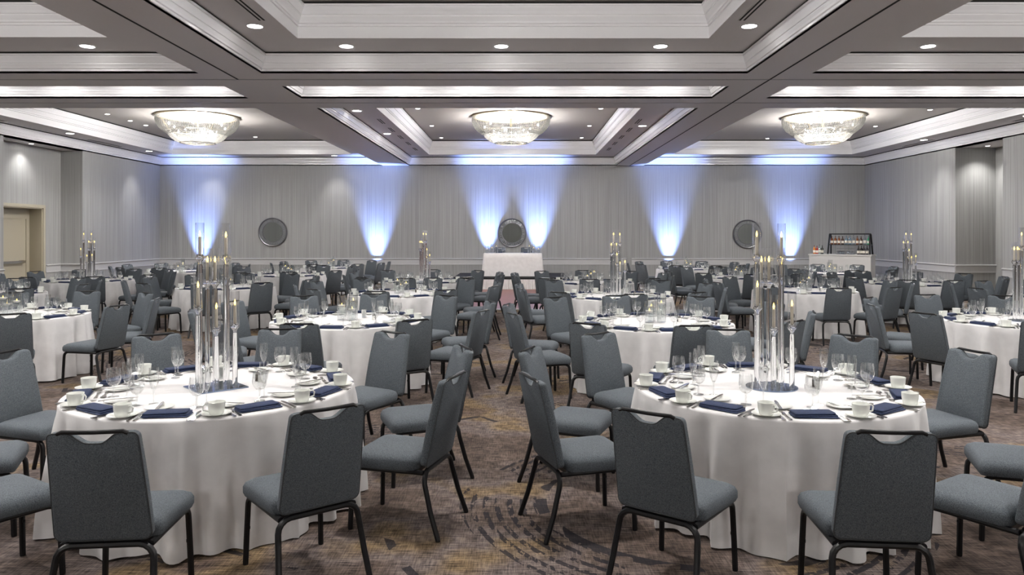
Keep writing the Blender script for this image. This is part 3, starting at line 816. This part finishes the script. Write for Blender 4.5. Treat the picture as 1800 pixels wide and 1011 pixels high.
A_, MC, OC = 'aisle table', 'middle table', 'outer table'
D_, B_ = ', door half', ', bar half'
TABLES = [
 (-2.06, 5.03, -50, 1, 'fourth '+A_+D_, True, .75), (1.72, 5.03, -93, 2, 'fourth '+A_+B_, True, .2),
 (-2.06, 8.97, -90, 0, 'third '+A_+D_, True, 0), (1.60, 8.74, -87, 0, 'third '+A_+B_, True, 0),
 (-2.06, 12.97, -57, 0, 'second '+A_+D_, True, 0), (1.65, 12.40, -89, 2, 'second '+A_+B_, True, 1.0),
 (-2.06, 16.2, -54, 1, 'first '+A_+D_, False, 1.6), (1.55, 15.9, -90, 0, 'first '+A_+B_, False, 0),
 (-6.55, 9.5, -55, 0, 'fourth '+MC+D_, True, 0), (6.05, 8.85, -154, 2, 'fourth '+MC+B_, True, .9),
 (-5.74, 14.5, -83, 0, 'third '+MC+D_, False, 0), (5.25, 13.6, -94, 0, 'third '+MC+B_, True, 0),
 (-5.8, 18.6, -70, 0, 'second '+MC+D_, False, 0), (5.24, 17.7, -95, 0, 'second '+MC+B_, False, 0),
 (-5.75, 22.7, -90, 0, 'first '+MC+D_, False, 0), (5.0, 21.9, -80, 0, 'first '+MC+B_, False, 0),
 (-9.3, 12.9, -75, 0, 'third '+OC+D_, False, 0), (9.1, 12.1, -66, 0, 'third '+OC+B_, False, 0),
 (-9.6, 16.5, -56, 1, 'second '+OC+D_, False, .3), (8.15, 15.45, -120, 2, 'second '+OC+B_, False, .7),
 (-9.4, 20.6, -85, 0, 'first '+OC+D_, False, 0), (8.2, 19.4, -100, 0, 'first '+OC+B_, False, 0),
]
for k, (x, y, base, centre, T, near, rzc) in enumerate(TABLES): table(x, y, base, centre, T, near, 11+k, rzc)
# chairs of neighbouring tables stand clear of each other
def seat_pt(q, back): return (q[0] + (q[3]+back)*math.cos(q[2]), q[1] + (q[3]+back)*math.sin(q[2]))
for it in range(40):
    moved = False
    for i in range(len(SEATS)):
        for k in range(i+1, len(SEATS)):
            a, b = SEATS[i], SEATS[k]
            same = a[6] == b[6]
            if abs(a[0]-b[0]) + abs(a[1]-b[1]) > 7: continue
            hit = False
            for ba in (0, .32):
                for bb in (0, .32):
                    p, q = seat_pt(a, ba), seat_pt(b, bb)
                    if math.dist(p, q) < (.50 if ba == bb == 0 else .46): hit = True
            if not hit: continue
            moved = True
            for u, v in ((a, b), (b, a)):
                pu, pv = seat_pt(u, .15), seat_pt(v, .15)
                side = (pv[0]-pu[0])*-math.sin(u[2]) + (pv[1]-pu[1])*math.cos(u[2])
                u[2] += -.02 if side > 0 else .02
                if not same: u[3] = max(1.24, u[3]-.02)
    if not moved: break
for x, y, a, r, dj, lb, gr in SEATS: chair(x + r*math.cos(a), y + r*math.sin(a), a + PI/2 + dj, lb, gr)
# cutlery of the far tables, past the count that can be told apart
mb = MB()
for kind, me in (('fork', FORK), ('knife', KNIFE), ('spoon', SPOON)):
    src_v = [v.co.copy() for v in me.vertices]; src_f = [tuple(p.vertices) for p in me.polygons]
    for p, rz in LEFT_OUT[kind]:
        mt = Matrix.Translation(p) @ Matrix.Rotation(rz, 4, 'Z'); mb.add([mt @ v for v in src_v], src_f)
o = put('far_cutlery', mb.mesh('far_cutlery', M['steel'])); tag(o, 'steel cutlery laid on the tables nearer the stage', 'cutlery', kind='stuff')

# ------------------------------------------------------------------ head table on the stage
hx, hy, hz = -.20, 24.85, STG[4]
t = put('head_table', None, (hx, hy, hz)); tag(t, 'rectangular head table hidden under white cloth on the stage', 'table')
put('tabletop', MB().box(-.93,.93,-.37,.37,.73,.752).mesh('head_tabletop', M['black_metal'], False), parent=t)
for sx in (-.8,.8):
    for sy in (-.3,.3): put('leg', MB().tube([(sx,sy,.73),(sx,sy,.003)], .016, 8).mesh('head_table_leg', M['black_metal']), parent=t)
mb = MB(); loops = []
for z, e, f in ((TZ,-.03,0),(TZ,-.006,0),(TZ-.006,0,0),(.6,.012,.3),(.4,.03,.6),(.2,.05,.85),(.012,.07,1)):
    lp = []
    for k, (px, py) in enumerate(rrect(-.97-e, .97+e, -.40-e, .40+e, .06+e*.8, 14)):
        w = f*.012*math.sin(k*1.7)
        lp.append((px*(1+w*.5), py*(1+w), z))
    loops.append(lp)
o = put('head_tablecloth', mb.loft(loops, cap1=False).mesh('head_tablecloth', M['cloth'], True, 60), (hx, hy, hz)); tag(o, 'white cloth draped over the head table on the stage', 'tablecloth')
# cap order: first loop is the top
for k, dx in enumerate((-.47, .47)):
    c = chair(hx+dx, hy+.78, PI, 'dark banquet chair behind the head table, ' + ('door end', 'bar end')[k], 'chairs at the head table', z=STG[4])
for k, (dx, h) in enumerate(((-.86,2),(-.70,1),(-.55,0),(.55,0),(.70,1),(.86,2))):
    vm, wm, w = VAS[h]; px, py = hx+dx, hy-.12+.08*(k % 2)
    end = 'door end' if dx < 0 else 'bar end'; size = ('tall','medium-height','short')[h]
    o = put('cylinder_vase', vm, (px, py, hz+TZ)); tag(o, '%s glass cylinder vase on the head table, %s' % (size, end), 'vase', 'vases on the head table'); put('water', wm, parent=o)
    c = put('floating_candle', FLOATC, (px, py, hz+TZ+w)); tag(c, 'white floating candle in %s head-table vase, %s' % (size, end), 'candle', 'head-table candles'); put('flame', WICK, parent=c)
for k, dx in enumerate((-.47,.47)):
    end = ('door end', 'bar end')[k]
    for nm, me, q, lb, cat in (('folded_napkin', NAPKIN, (dx,.22,0), 'folded navy napkin', 'napkin'), ('bread_plate', plate_me, (dx-.18,.05,0), 'small white bread plate', 'plate')):
        tag(put(nm, me, (hx+q[0], hy+q[1], hz+TZ+.001)), lb + ' on the head table, ' + end, cat, 'head-table settings')
    for nm, b, st, q, lb in (('water_goblet', gob_bowl, gob_stem, (dx+.13,.08), 'clear stemmed water goblet'), ('champagne_flute', fl_bowl, fl_stem, (dx+.20,.20), 'slim champagne flute')):
        o = tag(put(nm, b, (hx+q[0], hy+q[1], hz+TZ+.001)), lb + ' on the head table, ' + end, 'glass', 'head-table settings'); put('stem', st, parent=o)

# ------------------------------------------------------------------ bar in the corner
BARX, BARY, BARR = 10.72, 24.55, -math.radians(38)
BH = 1.13
t = put('bar_counter', None, (BARX, BARY, 0), BARR); tag(t, 'white panelled portable bar standing across the corner', 'bar')
put('body', MB().box(-.96,.96,-.31,.31,.03,BH-.04).mesh('bar_body', M['bar_white'], False), parent=t)
put('top', MB().box(-.985,.985,-.335,.335,BH-.04,BH).mesh('bar_top', M['bar_white'], False), parent=t)
put('plinth', MB().box(-.92,.92,-.28,.28,0,.03).mesh('bar_plinth', M['black_metal'], False), parent=t)
for k in range(7): put('panel_board', MB().box(-.955,.955,-.318,-.31,.05+.147*k,.19+.147*k).mesh('bar_board', M['bar_white'], False), parent=t)
cb, sb = math.cos(BARR), math.sin(BARR)
def BP(u, v, z): return (BARX + u*cb - v*sb, BARY + u*sb + v*cb, z)
SX0, SX1 = -.40, .90
t = put('bottle_shelf', None, BP(0, .02, BH+.006), BARR); tag(t, 'black A-frame bottle shelf standing on the bar', 'shelf')
for sx in (SX0, SX1):
    for dy in (-.13, .13):
        put('leg', MB().tube([(sx+(.0), dy*1.5, 0), (sx+(.03 if sx < 0 else -.03), dy*.6, .66)], .026, 6).mesh('shelf_leg', M['black_metal']), parent=t)
put('shelf_board', MB().box(SX0-.01, SX1+.01, -.12, .12, .30, .322).mesh('shelf_board', M['black_metal'], False), parent=t)
mb = MB()
for dy in (-.08,.08): mb.box(SX0+.02, SX1-.02, dy-.012, dy+.012, .645, .685)
put('top_rail', mb.mesh('shelf_rail', M['black_metal'], False), parent=t)
put('glass_shelf', MB().box(SX0+.02, SX1-.02, -.08, .08, .66, .666).mesh('glass_shelf', M['vase_glass'], False), parent=t)

def bottle_mesh(r, h, neck, col, glassy):
    m = plain('bottle_' + glassy, col, .12) if glassy != 'clear' else thin_glass('bottle_clear_%.2f' % col[0], col, .6, .15)
    b = MB().lathe([(0,0),(r,0),(r,h*.55),(r*.85,h*.66),(neck,h*.75),(neck,h*.93),(0,h*.93)], 14).mesh('bottle', m)
    l = MB().lathe([(r*1.01,h*.14),(r*1.02,h*.15),(r*1.02,h*.42),(r*1.01,h*.43)], 14).mesh('bottle_label', plain('bottle_label', (.75,.70,.60), .6))
    c = MB().lathe([(0,h*.93),(neck*1.15,h*.93),(neck*1.15,h),(0,h)], 10).mesh('bottle_cap', plain('bottle_cap', (.05,.05,.05), .4))
    return b, l, c
BOT = {
 'amber whisky': bottle_mesh(0.043,.28,.013,(.16,.05,.015),'amber'), 'dark rum': bottle_mesh(0.044,.27,.014,(.05,.02,.012),'dark'),
 'pale blue gin': bottle_mesh(0.046,.29,.014,(.55,.78,.92),'clear'), 'clear vodka': bottle_mesh(0.043,.31,.013,(.82,.88,.90),'clear'),
 'green gin': bottle_mesh(0.044,.28,.013,(.03,.25,.10),'green'), 'red wine': bottle_mesh(0.043,.29,.013,(.015,.012,.012),'wine'),
 'orange liqueur': bottle_mesh(0.042,.29,.012,(.55,.18,.03),'orange'), 'red aperitif': bottle_mesh(0.042,.27,.013,(.40,.03,.02),'red')}
nth = {}
def bottle(kind, p, place_, group):
    b, l, c = BOT[kind]; o = put('liquor_bottle', b, p)
    tag(o, '%s bottle %s' % (kind, place_), 'bottle', group); put('label', l, parent=o); put('cap', c, parent=o)
row = ['amber whisky','amber whisky','amber whisky','dark rum','pale blue gin','pale blue gin','clear vodka','amber whisky','dark rum','clear vodka','green gin']
for k, kd in enumerate(row): bottle(kd, BP(SX0+.08+k*.114, .02, BH+.330), '%s along the upper shelf from the mirror end' % (ORD + ['eleventh'])[k], 'bottles on the upper bar shelf')
for k, kd in enumerate(('red wine','red wine','red wine','red wine')): bottle(kd, BP(.52+.085*k, -.02+.05*(k % 2), BH+.001), '%s from the rack, standing on the bar top under the shelf' % ORD[k], 'wine bottles on the bar top')
for k, kd in enumerate(('orange liqueur','red aperitif','clear vodka','red wine')): bottle(kd, BP(-.88+.085*k, 0, BH+.001), 'in the group at the mirror end of the bar', 'bottles at the bar end')
for k, u in enumerate((-.02, .27)):
    t = put('glass_rack', None, BP(u, .0, BH+.001), BARR); tag(t, 'grey wire rack of glasses on the bar, ' + ('nearer the mirror', 'nearer the wine bottles')[k], 'rack', 'glass racks on the bar')
    mb = MB()
    for z in (0,.09,.18): mb.box(-.12,.12,-.12,-.113,z,z+.012); mb.box(-.12,.12,.113,.12,z,z+.012); mb.box(-.12,-.113,-.12,.12,z,z+.012); mb.box(.113,.12,-.12,.12,z,z+.012)
    put('frame', mb.mesh('rack_frame', M['mirror_frame'], False), parent=t)
    for q in range(9): put('glass', tum, ((q % 3-1)*.07, (q//3-1)*.07, .012), parent=t)
